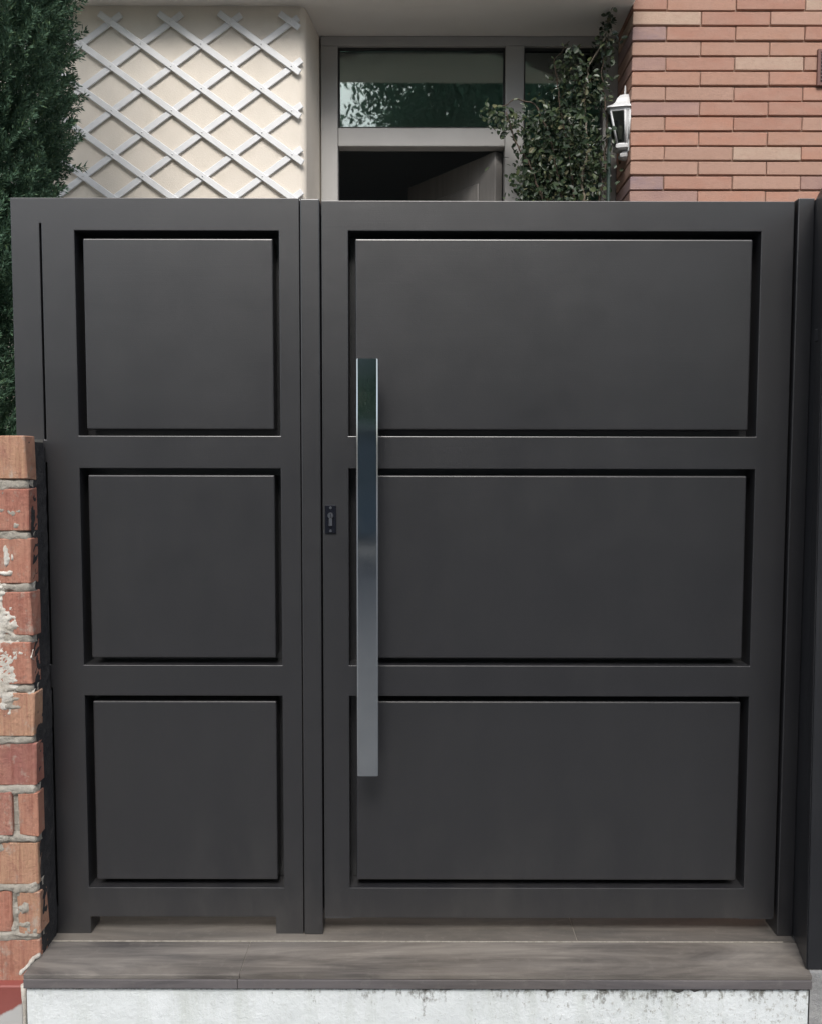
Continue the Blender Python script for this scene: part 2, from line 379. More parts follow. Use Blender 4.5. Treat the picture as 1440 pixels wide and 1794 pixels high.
box('sill_step', (-.39, .885, W1+.02, WY+.02, -.003, .36), CREAM, house, bev=.004)
# window and door set: frame members
X0, XA, XB, XC, XD, XE = -.390, -.317, .401, .481, .822, .885
def wfr(x0, x1, z0, z1, y0=WY, y1=WY+.06, bev=.004): return box('window_frame', (x0, x1, y0, y1, z0, z1), ALU, house, bev=bev, seg=2)
wfr(X0, XA, .37, 2.988); wfr(XB, XC, .37, 2.988, WY-.004); wfr(XD, XE, .37, 2.988)
wfr(X0, XE, 2.9885, SZ-.001, WY-.002); wfr(XA+.0005, XB-.0005, 2.569, 2.647, WY+.002)
wfr(XC+.0005, XD-.0005, .37, .46)
def pane(x0, x1, z0, z1):
    p = box('window_pane', (x0+.006, x1-.006, WY+.028, WY+.034, z0+.006, z1-.006), GLASS, house)
    bm = bmesh.new()
    for b in ((x0, x1, z1-.009, z1), (x0, x1, z0, z0+.009)): add_box(bm, b[0], b[1], WY+.016, WY+.027, b[2], b[3])
    for b in ((x0, x0+.007), (x1-.007, x1)): add_box(bm, b[0], b[1], WY+.0165, WY+.0265, z0+.0095, z1-.0095)
    finish('seal', bm, SEAL, p)
pane(XA, XB, 2.647, 2.988); pane(XC, XD, .46, 2.988)
box('pane_fill_sheet', (XA-.02, XB+.02, WY+.085, WY+.088, 2.58, 3.0), PANEFILL, house)  # pale green sheets added behind both panes to brighten the glass
box('pane_fill_sheet', (XC-.02, XD+.02, WY+.085, WY+.088, .5, 3.0), PANEFILL, house)
# open door leaf hinged at the mullion, seen through the opening
L = .62; ang = R(128)
bm = bmesh.new()
rot = Matrix.Translation((XB-.002, WY+.065, 0)) @ Matrix.Rotation(ang, 4, 'Z')
add_box(bm, 0, L, 0, .045, .375, 2.562, bev=.003, rot=rot)
dl = finish('door_leaf', bm, DOORW, house)
bm = bmesh.new()
for z0, z1 in ((.5, 1.2), (1.32, 2.45)):
    add_box(bm, .10, L-.10, .0455, .053, z0, z1, bev=.004, rot=rot)
finish('door_panel', bm, DOORW, dl)
# dim room behind
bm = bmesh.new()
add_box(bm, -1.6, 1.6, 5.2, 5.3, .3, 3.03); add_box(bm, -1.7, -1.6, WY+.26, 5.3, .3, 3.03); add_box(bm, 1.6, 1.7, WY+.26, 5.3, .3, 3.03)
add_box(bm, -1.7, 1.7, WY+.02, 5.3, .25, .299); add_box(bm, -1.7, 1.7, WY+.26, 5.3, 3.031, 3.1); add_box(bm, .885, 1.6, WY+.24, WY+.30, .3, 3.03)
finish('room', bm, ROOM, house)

# brick facade: mortar core with one object per brick where it is seen
core = box('brick_facade', (.893, 3.2, BY+.009, WY+.22, -.003, 6.2), FMORT, house)
PX, PZ, JX, JZ = .2767, .0585, .0045, .0075
BX0, ZTOP = .882, 3.009       # a bed joint lies just under 3.009
def brick_mesh(lx, depth, jit=.0012):
    bm = bmesh.new(); add_box(bm, 0, lx, 0, depth, 0, PZ-JZ, bev=.0022, jit=jit)
    me = bpy.data.meshes.new('brick'); bmesh.ops.recalc_face_normals(bm, faces=bm.faces[:]); bm.to_mesh(me); bm.free(); me.materials.append(FBRICK); return me
full = [brick_mesh(PX-JX, .05) for _ in range(6)]
cfull = [brick_mesh(PX-JX, .235) for _ in range(3)]; chalf = [brick_mesh(PX/2-JX, .235) for _ in range(3)]
rest = bmesh.new()
for r in range(-44, 52):
    z = ZTOP + r*PZ + .004
    if z < 0.0 or z > 6.1: continue
    x = BX0; k = 0; halfrow = (r % 2 == 1)
    near = 2.12 < z < 3.25
    while x < 3.15:
        lx = (PX/2 if (k == 0 and not halfrow) else PX)
        jy = random.uniform(-.0022, .0018); jz = random.uniform(-.0012, .0012)
        if near and x < 1.95:
            me = random.choice(chalf if lx < PX else (cfull if k == 0 else full))
            link('brick', me, core, (x, BY+jy, z+jz))
        else:
            add_box(rest, x, min(x+lx-JX, 3.19), BY+jy, BY+(.235 if k == 0 else .03), z, z+PZ-JZ, bev=0)
        x += lx; k += 1
o = finish('brick_course', rest, FBRICK, core); tag(o, None, None, None, 'stuff')

# vent grille on the brick face
vg = empty('vent_grille', (1.70, BY, 2.787), 'small brown louvred vent grille set in the brick wall at the right edge', 'vent')
grid_solid('vent_frame', [1.622, 1.634, 1.768, 1.78], [2.716, 2.728, 2.846, 2.858], lambda x, z: not (1.634 < x < 1.768 and 2.728 < z < 2.846), BY-.012, BY+.0, VENT, vg, .001)
for k in range(8):
    bm = bmesh.new()
    add_box(bm, -.0665, .0665, -.006, .006, -.0012, .0012, rot=Matrix.Translation((1.701, BY-.006, 2.737 + k*.0143)) @ Matrix.Rotation(R(-35), 4, 'X'))
    finish('vent_slat', bm, VENTS, vg)

# ------------------------------------------------------------------ trellis
tr_ = empty('wall_trellis', (-1.03, W1-.02, 1.6), 'white diamond lattice trellis fixed to the cream wall', 'trellis')
SL = .0863/.1208; A = math.atan(SL)
XL, XR, ZL, ZU = -1.62, -.444, 1.62, 2.998
def slat(sign, k, y0, y1):
    # line Z = 2.962 + k*.1726 + sign*SL*(X+1.205)
    f = lambda x: 2.962 + k*.1726 + sign*SL*(x+1.205)
    xs = [XL + random.uniform(-.01, .01), XR + random.uniform(-.008, .010)]
    pts = []
    for i in range(121):
        x = xs[0] + (xs[1]-xs[0])*i/120
        if ZL <= f(x) <= ZU + random.uniform(-.0, .0): pts.append((x, f(x)))
    if len(pts) < 6: return
    (xa, za), (xb, zb) = pts[0], pts[-1]
    ln = math.hypot(xb-xa, zb-za); mid = Vector(((xa+xb)/2, 0, (za+zb)/2))
    bm = bmesh.new()
    add_box(bm, -ln/2, ln/2, y0, y1, -.0128, .0128, bev=.002, rot=Matrix.Translation(mid) @ Matrix.Rotation(-math.atan2(zb-za, xb-xa) + R(random.uniform(-.15, .15)), 4, 'Y'))
    finish('slat', bm, TREL, tr_)
for k in range(-16, 16):
    slat(-1, k, W1-.0165, W1-.0103); slat(1, k, W1-.010, W1-.0035)
bm = bmesh.new()
for i in range(-3, 7):
    for j in range(-8, 1):
        for h in (0, 1):
            x = -1.205 + i*.2416 + h*.1208; z = 2.962 + j*.1726 - h*.0863
            if XL+.02 < x < XR-.02 and ZL < z < ZU-.02:
                bmesh.ops.create_uvsphere(bm, u_segments=8, v_segments=4, radius=.0032, matrix=Matrix.Translation((x, W1-.0168, z)))
                if j % 3 == 0: add_box(bm, x-.008, x+.008, W1-.0033, W1+.002, z-.008, z+.008)
tag(finish('rivet', bm, TREL, tr_, smooth=True), None, None, None, 'stuff')

# ------------------------------------------------------------------ wall lantern on the brick reveal
LX, LY = .8805, 1.43
lan = empty('wall_lantern', (LX, LY, 2.45), 'white half lantern wall light with glass sides on the corner of the brick wall', 'lantern')
def half_ring(wd, dp, z):      # back is flat on the wall at LX
    return [(LX, LY-dp, z), (LX-wd*.28, LY-dp, z), (LX-wd, LY-dp*.75, z), (LX-wd, LY+dp*.75, z), (LX-wd*.28, LY+dp, z), (LX, LY+dp, z)]
def loft(name, secs, mat, smooth=False):
    bm = bmesh.new(); rings = [[bm.verts.new(p) for p in half_ring(*s)] for s in secs]
    for a, b in zip(rings, rings[1:]):
        for k in range(6): bm.faces.new((a[k], a[(k+1) % 6], b[(k+1) % 6], b[k]))
    bm.faces.new(rings[0]); bm.faces.new(rings[-1])
    return finish(name, bm, mat, lan, smooth=smooth)
loft('roof', [(.092, .062, 2.640), (.090, .061, 2.645), (.068, .047, 2.655), (.055, .039, 2.668), (.046, .033, 2.685), (.034, .025, 2.699), (.018, .014, 2.706)], ENAM)
bm = bmesh.new(); add_tube(bm, [(LX-.010, LY, 2.705), (LX-.010, LY, 2.715), (LX-.009, LY, 2.725), (LX-.009, LY, 2.745)], [.007, .004, .0045, .002], 8); finish('finial', bm, ENAM, lan)
loft('rim', [(.078, .053, 2.627), (.080, .055, 2.6395)], ENAM)
loft('base', [(.036, .027, 2.482), (.050, .036, 2.488), (.050, .036, 2.500), (.046, .033, 2.506)], ENAM)
loft('tail', [(.012, .010, 2.447), (.028, .020, 2.456), (.031, .022, 2.466), (.024, .018, 2.4745), (.018, .014, 2.4815)], ENAM)
top, bot = half_ring(.076, .052, 2.6275), half_ring(.045, .032, 2.5055)
for k in range(6):
    bm = bmesh.new(); r_ = .0048 if k in (1, 2, 3, 4) else .007
    add_tube(bm, [bot[k], top[k]], r_, 6); finish('bar', bm, ENAM, lan)
for k in range(5):
    q = [Vector(bot[k]), Vector(bot[k+1]), Vector(top[k+1]), Vector(top[k])]
    c_ = sum(q, Vector())/4; nrm = (q[1]-q[0]).cross(q[3]-q[0]).normalized()*.0012
    vs = [tuple(p + (c_-p)*.04 + nrm) for p in q] + [tuple(p + (c_-p)*.04 - nrm) for p in q]
    mesh_py('glass_pane', vs, [(0,1,2,3),(7,6,5,4),(0,4,5,1),(1,5,6,2),(2,6,7,3),(3,7,4,0)], ENAM if k in (0, 4) else LGLASS, lan)
bm = bmesh.new(); add_tube(bm, [(LX-.026, LY, 2.506), (LX-.026, LY, 2.535), (LX-.026, LY, 2.548), (LX-.026, LY, 2.565), (LX-.026, LY, 2.582), (LX-.026, LY, 2.588)], [.006, .007, .010, .0145, .010, .003], 10); finish('bulb', bm, BULB, lan)
bm = bmesh.new(); add_box(bm, LX-.003, LX+.0012, LY-.040, LY+.040, 2.47, 2.66, bev=.001); finish('back_plate', bm, ENAM, lan)

# ------------------------------------------------------------------ entrance gate
gate = empty('entrance_gate', (0, 0.02, 0), 'dark grey metal entrance gate with six raised panels on the tiled step', 'gate')
ZR = [(.122, .620), (.698, 1.192), (1.272, 1.770)]
# fixed side section, with narrow slots between its outer post and panel stile
LXs = [-.974, -.905, -.9000, -.820, -.817, -.343, -.322, -.2725]
slots = [(.07, .64), (.698, 1.206), (1.262, 1.787)]
LZ = sorted({0, .045, .07, .122, .62, .64, .698, 1.192, 1.206, 1.262, 1.272, 1.77, 1.787, 1.848})
def sol(x, z):
    if -.905 < x < -.900 and any(a < z < b for a, b in slots): return False
    if -.820 < x < -.322 and any(a < z < b for a, b in ZR): return False
    if z < .045 and -.817 < x < -.343: return False
    return True
side = grid_solid('side_frame', LXs, LZ, sol, 0, .062, GATE, gate)
DX = [-.2185, -.154, .851, .930]
leaf = grid_solid('gate_leaf', DX, [.043] + [v for p in ZR for v in p] + [1.842],
                  lambda x, z: not (-.154 < x < .851 and any(a < z < b for a, b in ZR)), 0, .062, GATE, gate)
def infill(par, x0, x1, z0, z1):
    gp = .0165
    bm = bmesh.new(); add_box(bm, x0+gp, x1-gp, .009, .060, z0+gp, z1-gp, bev=.0035, seg=3)
    o = finish('infill_panel', bm, GATE, par)
    bm = bmesh.new(); add_box(bm, x0-.02, x1+.02, .0625, .066, z0-.02, z1+.02); finish('back_sheet', bm, GATE, par)
for z0, z1 in ZR:
    infill(side, -.820, -.322, z0, z1); infill(leaf, -.154, .851, z0, z1)
bm = bmesh.new(); add_box(bm, -.93, -.845, .0625, .065, .06, 1.80); finish('back_sheet', bm, CLAD, side)
# welded top closer ridge lines and bottom corner gussets
box('post', (-.2700, -.2225, -.0035, .066, 0, 1.8455), GATE, gate, bev=.003, seg=2)
box('post', (.9365, .976, -.006, .066, -.0, 1.848), GATE, gate, bev=.002, seg=2)
box('door_stop', (-.2500, -.200, .0665, .074, .03, 1.83), CLAD, gate); box('door_stop', (.915, .960, .0665, .074, .03, 1.83), CLAD, gate)
# lower hinge shoe and bottom drip strip
box('drip_strip', (-.2185, -.150, -.0022, -.0002, .043, .0448), GATE, leaf); box('drip_strip', (.84, .925, -.0022, -.0002, .043, .0448), GATE, leaf)
# pull handle: flat steel bar on two standoffs
hz0, hz1, hx, hw, hy = .446, 1.452, -.1035, .0262, -.070
bm = bmesh.new(); N = 24; rings = []
cs = [(-hw, .0135), (-hw, -.0085), (-hw+.0012, -.0125), (-hw+.0042, -.0145), (hw-.0042, -.0145), (hw-.0012, -.0125), (hw, -.0085), (hw, .0135)]
for i in range(N+1):
    t_ = i/N; z = hz0 + (hz1-hz0)*t_
    bow = -.004*math.sin(math.pi*t_) + (.0016*math.sin(9*t_*math.pi) if t_ > .7 else 0)*min(1, (t_-.7)*8)
    rings.append([bm.verts.new((hx+x, hy+y+bow, z)) for x, y in cs])
for a, b in zip(rings, rings[1:]):
    for k in range(len(cs)):
        f = bm.faces.new((a[k], a[(k+1) % len(cs)], b[(k+1) % len(cs)], b[k])); f.smooth = True
for r_ in (rings[0], rings[-1]): bm.faces.new(r_)
bmesh.ops.recalc_face_normals(bm, faces=bm.faces[:])
bmesh.ops.bevel(bm, geom=[e for e in bm.edges if e.calc_face_angle(0) > 1.2], offset=.0012, segments=2, affect='EDGES')
hd = finish('pull_handle', bm, STEEL, leaf)
for p in hd.data.polygons: p.use_smooth = True
try: hd.data.set_sharp_from_angle(angle=R(25))
except Exception: pass
for z in (.575, 1.31):
    bm = bmesh.new(); add_tube(bm, [(hx, hy+.012, z), (hx, .012, z)], .011, 16); finish('handle_standoff', bm, STEEL, leaf)
# lock plate with keyhole cylinder and two screws
bm = bmesh.new()
add_box(bm, -.2125, -.1850, -.0045, -.0002, 1.031, 1.101, bev=.001)
def disc(x, z, r_, y0, y1, mi, n=20):
    a = [bm.verts.new((x+r_*math.cos(2*math.pi*k/n), y0, z+r_*math.sin(2*math.pi*k/n))) for k in range(n)]
    b = [bm.verts.new((x+.85*r_*math.cos(2*math.pi*k/n), y1, z+.85*r_*math.sin(2*math.pi*k/n))) for k in range(n)]
    for k in range(n):
        f = bm.faces.new((a[k], a[(k+1) % n], b[(k+1) % n], b[k])); f.material_index = mi
    f = bm.faces.new(b); f.material_index = mi
xl = -.1985
disc(xl, 1.0945, .0036, -.0044, -.0062, 1); disc(xl, 1.0375, .0036, -.0044, -.0062, 1)
disc(xl, 1.0755, .0078, -.0044, -.0095, 1); add_box(bm, xl-.0042, xl+.0042, -.0090, -.0044, 1.050, 1.0682, mi=1, bev=.001)
add_box(bm, xl-.0009, xl+.0009, -.0101, -.0090, 1.0695, 1.0815, mi=0)
finish('lock_plate', bm, [LOCK, NICKEL], leaf)

# ------------------------------------------------------------------ right pillar, dark clad, on a concrete plinth
pil = empty('gate_pillar', (1.15, -.05, -.34), 'dark metal clad pillar at the right edge beside the gate', 'pillar')
bm = bmesh.new()
ft = [(.943, -.150), (.9768, -.0065), (.9768, .16), (1.45, .16), (1.45, -.150)]
lo = [bm.verts.new((x, y, .0015)) for x, y in ft]; hi = [bm.verts.new((x - (.014 if k == 0 else 0), y, 1.846)) for k, (x, y) in enumerate(ft)]
for i in range(5): bm.faces.new((lo[i], lo[(i+1) % 5], hi[(i+1) % 5], hi[i]))
bm.faces.new(lo); bm.faces.new(hi); bmesh.ops.recalc_face_normals(bm, faces=bm.faces[:])
bmesh.ops.bevel(bm, geom=bm.edges[:], offset=.003, segments=2, affect='EDGES')
finish('cladding', bm, CLAD, pil)
bm = bmesh.new(); q = [(.9490, -.158), (.9505, -.150), (.9785, -.028), (.9785, .158), (1.46, .158), (1.46, -.158)]
lo = [bm.verts.new((x, y, -.34)) for x, y in q]; hi = [bm.verts.new((x, y, .0)) for x, y in q]
for i in range(6): bm.faces.new((lo[i], lo[(i+1) % 6], hi[(i+1) % 6], hi[i]))
bm.faces.new(lo); bm.faces.new(hi); finish('plinth', bm, CONC, pil)
bm = bmesh.new(); add_box(bm, .948, .958, -.105, -.080, 1.492, 1.522, bev=.002); finish('hinge', bm, CLAD, pil)

# ------------------------------------------------------------------ doorstep
step = empty('doorstep', (0, -.09, -.34), 'doorstep of grey wood look tiles under the gate', 'doorstep')
def tile(x0, x1, y0, y1, z0, z1, mat, name='tile', bev=.0015):
    return box(name, (x0, x1, y0, y1, z0, z1), mat, step, bev=bev, seg=2)
tile(-.912, -.4022, -.170, -.0345, -.011, .0, TILE); 
def tile_cut(x0, xa, xb, y0, y1, z0, z1, mat):      # right edge follows the slanting pillar
    bm = bmesh.new(); q = [(x0, y0), (xa, y0), (xb, y1), (x0, y1)]
    a = [bm.verts.new((x, y, z0)) for x, y in q]; b = [bm.verts.new((x, y, z1)) for x, y in q]
    for i in range(4): bm.faces.new((a[i], a[(i+1) % 4], b[(i+1) % 4], b[i]))
    bm.faces.new(a); bm.faces.new(b); bmesh.ops.recalc_face_normals(bm, faces=bm.faces[:])
    bmesh.ops.bevel(bm, geom=bm.edges[:], offset=.0015, segments=2, affect='EDGES')
    return finish('tile', bm, mat, step)
tile_cut(-.4015, .9475, .9735, -.170, -.0345, -.011, .0003, TILE)
tile(-.935, .421, -.0325, .085, -.011, .0008, TILE_SHADED); tile_cut(.4225, .9735, .9755, -.0325, .085, -.011, .0, TILE_SHADED)
tile(-.912, -.4072, -.1715, -.1590, -.0335, -.0115, TILEE, 'edge_tile'); tile(-.4065, .9475, -.1712, -.1590, -.0335, -.0115, TILEE, 'edge_tile')
box('grout_bed', (-.911, .946, -.1585, .084, -.0330, -.0017), GROUT, step)
box('grout_line', (-.905, .940, -.0348, -.0322, -.0016, .0016), GROUT, step)
# uneven stained white base wall below
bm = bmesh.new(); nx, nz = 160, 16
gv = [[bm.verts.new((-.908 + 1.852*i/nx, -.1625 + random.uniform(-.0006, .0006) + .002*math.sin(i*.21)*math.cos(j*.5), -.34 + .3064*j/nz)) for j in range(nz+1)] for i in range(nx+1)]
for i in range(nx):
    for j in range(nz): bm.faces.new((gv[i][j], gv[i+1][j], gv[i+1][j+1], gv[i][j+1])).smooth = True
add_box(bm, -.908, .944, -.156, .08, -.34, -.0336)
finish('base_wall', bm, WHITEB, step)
# ragged mortar squeezed out along the underside of the tile nosing and at the left corner
bm = bmesh.new()
for i in range(46):
    x = random.uniform(-.89, .93); s_ = random.uniform(.002, .006) * (1.5 if x > .3 else 1)
    bmesh.ops.create_icosphere(bm, subdivisions=1, radius=s_, matrix=Matrix.Translation((x, -.1625, -.0335 - s_*.3)) @ Matrix.Diagonal((random.uniform(1, 2.5), .7, random.uniform(.5, 1.3), 1)))
g = M('dirty_joint'); g.col((.085,.08,.075)).set(Roughness=.95); DIRT = g.m
tag(finish('joint_dirt', bm, DIRT, step), None, None, None, 'stuff')

# ------------------------------------------------------------------ rough brick wall at the left
bw = empty('rough_brick_wall', (-1.5, 0, -.34), 'unfinished red brick side wall with thick mortar at the left edge', 'wall')
BXR, FY = -.902, -.100
Pz, Jz = .1228, .0185
mo = box('mortar', (-2.6, BXR-.007, FY+.0085, .16, -.34, 1.262), RMORT, bw, jit=.001)
for r in range(-3, 11):
    zt = 1.268 - (10-r)*Pz if r < 10 else 1.268
    zt = 1.268 - (10-r)*Pz; zb = zt - (Pz-Jz)
    if zb < -.07: continue
    x = BXR; first = [.31, .066, .30, .060, .31, .25, .30, .083, .26, .31, .31][r % 11]; k = 0
    while x > -2.5:
        lx = first if k == 0 else .28
        bm = bmesh.new()
        add_box(bm, x-lx+.014*(k >= 0), x + random.uniform(-.003, .002)*(k == 0), FY + random.uniform(-.004, .003), FY+.045, zb + random.uniform(-.002, .002), zt + random.uniform(-.002, .002), bev=.0022, jit=.003)
        finish('brick', bm, RBRICK, mo); x -= lx; k += 1
# roughly coated dark end face
bm = bmesh.new(); nx, nz = 10, 130
gv = []
for i in range(nx+1):
    gv.append([bm.verts.new((BXR - .003 + random.uniform(0, .0030)*(1 if i else .3) + .002*math.sin(j*.13), FY + .010 + (.086)*i/nx, -.03 + 1.285*j/nz)) for j in range(nz+1)])
for i in range(nx):
    for j in range(nz): bm.faces.new((gv[i][j], gv[i+1][j], gv[i+1][j+1], gv[i][j+1])).smooth = True
finish('end_coating', bm, BLACKR, bw)
# mortar bulging out of the joints, smears and remnants of white plaster, as height fields that dive under the brick faces
from mathutils import noise as NZ
def field(name, x0, x1, z0, z1, step, fn, mat):
    nx = int((x1-x0)/step); nz = int((z1-z0)/step); vs = []; fs = []
    for i in range(nx+1):
        for j in range(nz+1):
            x = x0+(x1-x0)*i/nx; z = z0+(z1-z0)*j/nz; vs.append((x, FY + .007 - fn(x, z), z))
    for i in range(nx):
        for j in range(nz):
            a = i*(nz+1)+j
            if min(vs[a][1], vs[a+1][1], vs[a+nz+1][1], vs[a+nz+2][1]) < FY + .0068: fs.append((a, a+nz+1, a+nz+2, a+1))
    o = mesh_py(name, vs, fs, mat, bw)
    for p in o.data.polygons: p.use_smooth = True
def fb(x, z, s_, o=0): return NZ.fractal(Vector((x*s_, o, z*s_)), .9, 2.1, 5)
def ell(x, z, cx, cz, rx, rz): return max(0, 1 - ((x-cx)/rx)**2 - ((z-cz)/rz)**2)
def mort(x, z):
    ph = ((1.268 - z) % Pz); j_ = min(abs(ph-(Pz-Jz/2)), abs(ph-(Pz-Jz/2)+Pz), abs(ph-(Pz-Jz/2)-Pz))
    bed = max(0, 1 - (j_/(Jz*max(.3, .66 + .42*fb(x, z, 30, 9))))**4)
    e = max(0, 1.25-abs(x-BXR+.0)/.0035) if x > BXR-.004 else 0
    sm = ell(x, z, -.934, 1.085, .020, .05) + ell(x, z, -.972, 1.11, .03, .07) + ell(x, z, -.945, .12, .025, .07) + ell(x, z, -.93, .07, .05, .022) + ell(x, z, -.955, .63, .05, .02) + .8*ell(x, z, -1.0, .30, .03, .05)
    return .0078*bed*(.95+.4*fb(x, z, 45)) + .011*min(1, sm*1.6)*(.55 + .75*fb(x, z, 38, 3)) - e*.02
field('mortar_smear', -1.35, BXR, -.07, 1.262, .0035, mort, RMORT)
def plas(x, z):
    a = 1.4*ell(x, z, -1.015, .80, .085, .16) + 1.1*ell(x, z, -.972, .68, .038, .09) + .8*ell(x, z, -.93, .745, .05, .02) + .95*ell(x, z, -.958, .985, .010, .035) + .8*ell(x, z, -.944, .985, .006, .017) + .7*ell(x, z, -.955, .945, .025, .010) + ell(x, z, -1.25, .9, .15, .3) + .7*ell(x, z, -.915, .655, .02, .012)
    return .0045 + .0058*min(1.0, 2.2*(a*1.25 + .75*fb(x, z, 22, 7) + .5*fb(x, z, 75, 2) - .52)) + .0008*fb(x, z, 140, 4) if a > 0 else -.01
field('plaster_patch', -1.35, BXR-.001, .50, 1.15, .003, plas, OPLAST)
# red skirting under the bricks
bm = bmesh.new(); add_box(bm, -2.6, -.938, FY-.022, FY+.004, -.34, -.060, bev=.003); finish('red_skirting', bm, REDSK, bw)
box('wall_foot', (-2.6, -.914, FY+.0045, .1, -.34, -.035), RMORT, bw)
# white mortar bead between brickwork and step
bm = bmesh.new(); pts = []; rd = []
for i in range(9):
    t_ = i/8; pts.append((-.908 - .014*t_ + random.uniform(-.003, .003), -.098 - .068*t_, .006 - .008*t_ + random.uniform(-.002, .002))); rd.append(random.uniform(.003, .0065))
add_tube(bm, pts, rd, 7)
pts = [(-.926 + random.uniform(-.003, .003), -.118 - .02, -.045 - .03*i) for i in range(10)]; add_tube(bm, pts, [random.uniform(.003, .007) for _ in pts], 7)
finish('mortar_bead', bm, OPLAST, bw)

# ------------------------------------------------------------------ cypress behind the gate
cy = empty('cypress_tree', (-1.46, .62, 0), 'dense dark green cypress behind the gate at the top left', 'tree')
bm = bmesh.new(); add_tube(bm, [(-1.46, .62, -.01), (-1.45, .63, 1.2), (-1.46, .61, 2.6), (-1.46, .62, 4.2)], [.06, .05, .035, .008], 10)
for k in range(60):
    a = random.uniform(0, 6.28); z = random.uniform(.3, 3.6); l_ = random.uniform(.2, .36)
    add_tube(bm, [(-1.46, .62, z), (-1.46+l_*.6*math.cos(a), .62+l_*.6*math.sin(a), z+.12), (-1.46+l_*math.cos(a), .62+l_*math.sin(a), z+.32)], [.010, .006, .002], 5)
finish('trunk', bm, BARK, cy)
def crad(z, a):
    for (za, ra), (zb, rb) in zip(CR, CR[1:]):
        if za <= z <= zb: b = ra + (rb-ra)*(z-za)/(zb-za); break
    return b*(1 + .05*math.sin(4.1*z+2*a) + .05*math.sin(9.3*z-3*a+1) + .05*math.sin(17*z+5*a))
CR = [(0, .30), (1.2, .33), (2.0, .235), (2.2, .295), (2.42, .345), (2.7, .325), (3.4, .28), (4.4, .02)]
rg = random.Random(11); cc = []; ax = []; sz = []
for c_ in range(7200):
    z = rg.uniform(.35, 4.3) if rg.random() < .3 else rg.uniform(1.2, 3.0); a = rg.uniform(0, 6.283) if rg.random() < .35 else rg.uniform(-2.6, .9)
    rr_ = crad(z, a)*(1-.5*rg.random()**1.6)
    cc.append((-1.46+rr_*math.cos(a), .62+rr_*math.sin(a), z)); sz.append(rg.uniform(.07, .145))
    ax.append((math.cos(a)*.8+rg.gauss(0, .35), math.sin(a)*.8+rg.gauss(0, .35), rg.uniform(.25, 1.5)))
scatter('foliage', [plume(k, 100, .020, .115, .8, .13) for k in range(8)], np.array(cc), np.array(ax), np.array(sz), 1, CYP, cy)

# ------------------------------------------------------------------ climbing plant in front of the narrow pane
cl = empty('climbing_plant', (.72, 1.45, 0), 'leafy climbing plant with pale stems in front of the window by the lantern', 'plant')
rg = random.Random(5)
stems = [[(.70, 1.46, 0), (.715, 1.44, 1.2), (.705, 1.42, 2.2), (.700, 1.42, 2.40), (.722, 1.415, 2.48), (.708, 1.42, 2.57), (.700, 1.42, 2.70), (.712, 1.42, 2.80), (.78, 1.42, 2.92), (.80, 1.42, 3.0)],
         [(.66, 1.48, 0), (.66, 1.46, 1.5), (.62, 1.44, 2.3), (.56, 1.42, 2.55), (.50, 1.40, 2.66), (.42, 1.40, 2.68), (.36, 1.39, 2.64)],
         [(.74, 1.48, 0), (.76, 1.46, 1.5), (.66, 1.44, 2.4), (.60, 1.43, 2.7), (.58, 1.43, 2.84), (.64, 1.43, 2.92)],
         [(.66, 1.46, 1.8), (.56, 1.41, 2.2), (.48, 1.40, 2.42), (.42, 1.39, 2.5), (.38, 1.38, 2.62)],
         [(.72, 1.46, 1.9), (.79, 1.42, 2.4), (.80, 1.42, 2.62), (.77, 1.42, 2.78), (.79, 1.42, 2.93)]]
for k, st in enumerate(stems):
    bm = bmesh.new(); pts = []
    for a, b in zip(st, st[1:]):
        for i in range(6):
            t_ = i/6; pts.append(Vector(a).lerp(Vector(b), t_) + Vector((rg.gauss(0, .003), rg.gauss(0, .003), 0)))
    pts.append(Vector(st[-1])); m_ = len(pts)
    add_tube(bm, pts, [(.0065 if k == 0 else .0045)*(1-.75*i/m_)+.0008 for i in range(m_)], 6); finish('stem', bm, STEM if k == 0 else BARK, cl)
def leaf_geo(L_=1.0, W_=.62):
    # pointed oval leaf folded along its midrib: 8 faces
    v = [(0,0,0), (.22*L_,W_*.38,.07), (.55*L_,W_*.5,.10), (.85*L_,W_*.24,.06), (L_,0,-.02), (.85*L_,-W_*.24,.06), (.55*L_,-W_*.5,.10), (.22*L_,-W_*.38,.07), (.3*L_,0,0), (.6*L_,0,.0), (.85*L_,0,-.01)]
    f = [(0,1,8), (0,8,7), (1,2,9,8), (8,9,6,7), (2,3,10,9), (9,10,5,6), (3,4,10), (10,4,5)]
    return v, f
lv, lf = leaf_geo()
blobs = [  # centre x, z, radius x, radius z, weight
    (.66, 2.50, .13, .16, 10), (.57, 2.62, .10, .08, 3), (.70, 2.72, .10, .09, 5), (.64, 2.82, .07, .06, 2.2), (.79, 2.90, .035, .09, 2.2), (.80, 3.0, .018, .03, .5),
    (.49, 2.50, .07, .10, 3.2), (.40, 2.60, .07, .05, 1.8), (.33, 2.635, .04, .02, .5), (.46, 2.36, .05, .09, 2.4), (.60, 2.30, .16, .14, 9), (.75, 2.40, .06, .12, 2.5), (.82, 2.56, .02, .03, .3), (.66, 1.9, .2, .35, 5)]
tw = sum(b[4] for b in blobs)
me_leaf = []
for k in range(5):
    lv2, _ = leaf_geo(1.0, rg.uniform(.5, .75)); me = bpy.data.meshes.new('leaf'); me.from_pydata([tuple(c*.027 for c in p) for p in lv2], [], lf); me.materials.append(IVY); me_leaf.append(me)
vs = []; fs = []
def rndrot():
    # leaves mostly face outwards to the street and droop
    return Matrix.Rotation(rg.uniform(-1.1, 1.1), 3, 'Z') @ Matrix.Rotation(R(rg.uniform(40, 100)), 3, 'X') @ Matrix.Rotation(rg.uniform(-3.14, 3.14), 3, 'Z') @ Matrix.Rotation(rg.uniform(-.5, .5), 3, 'X')
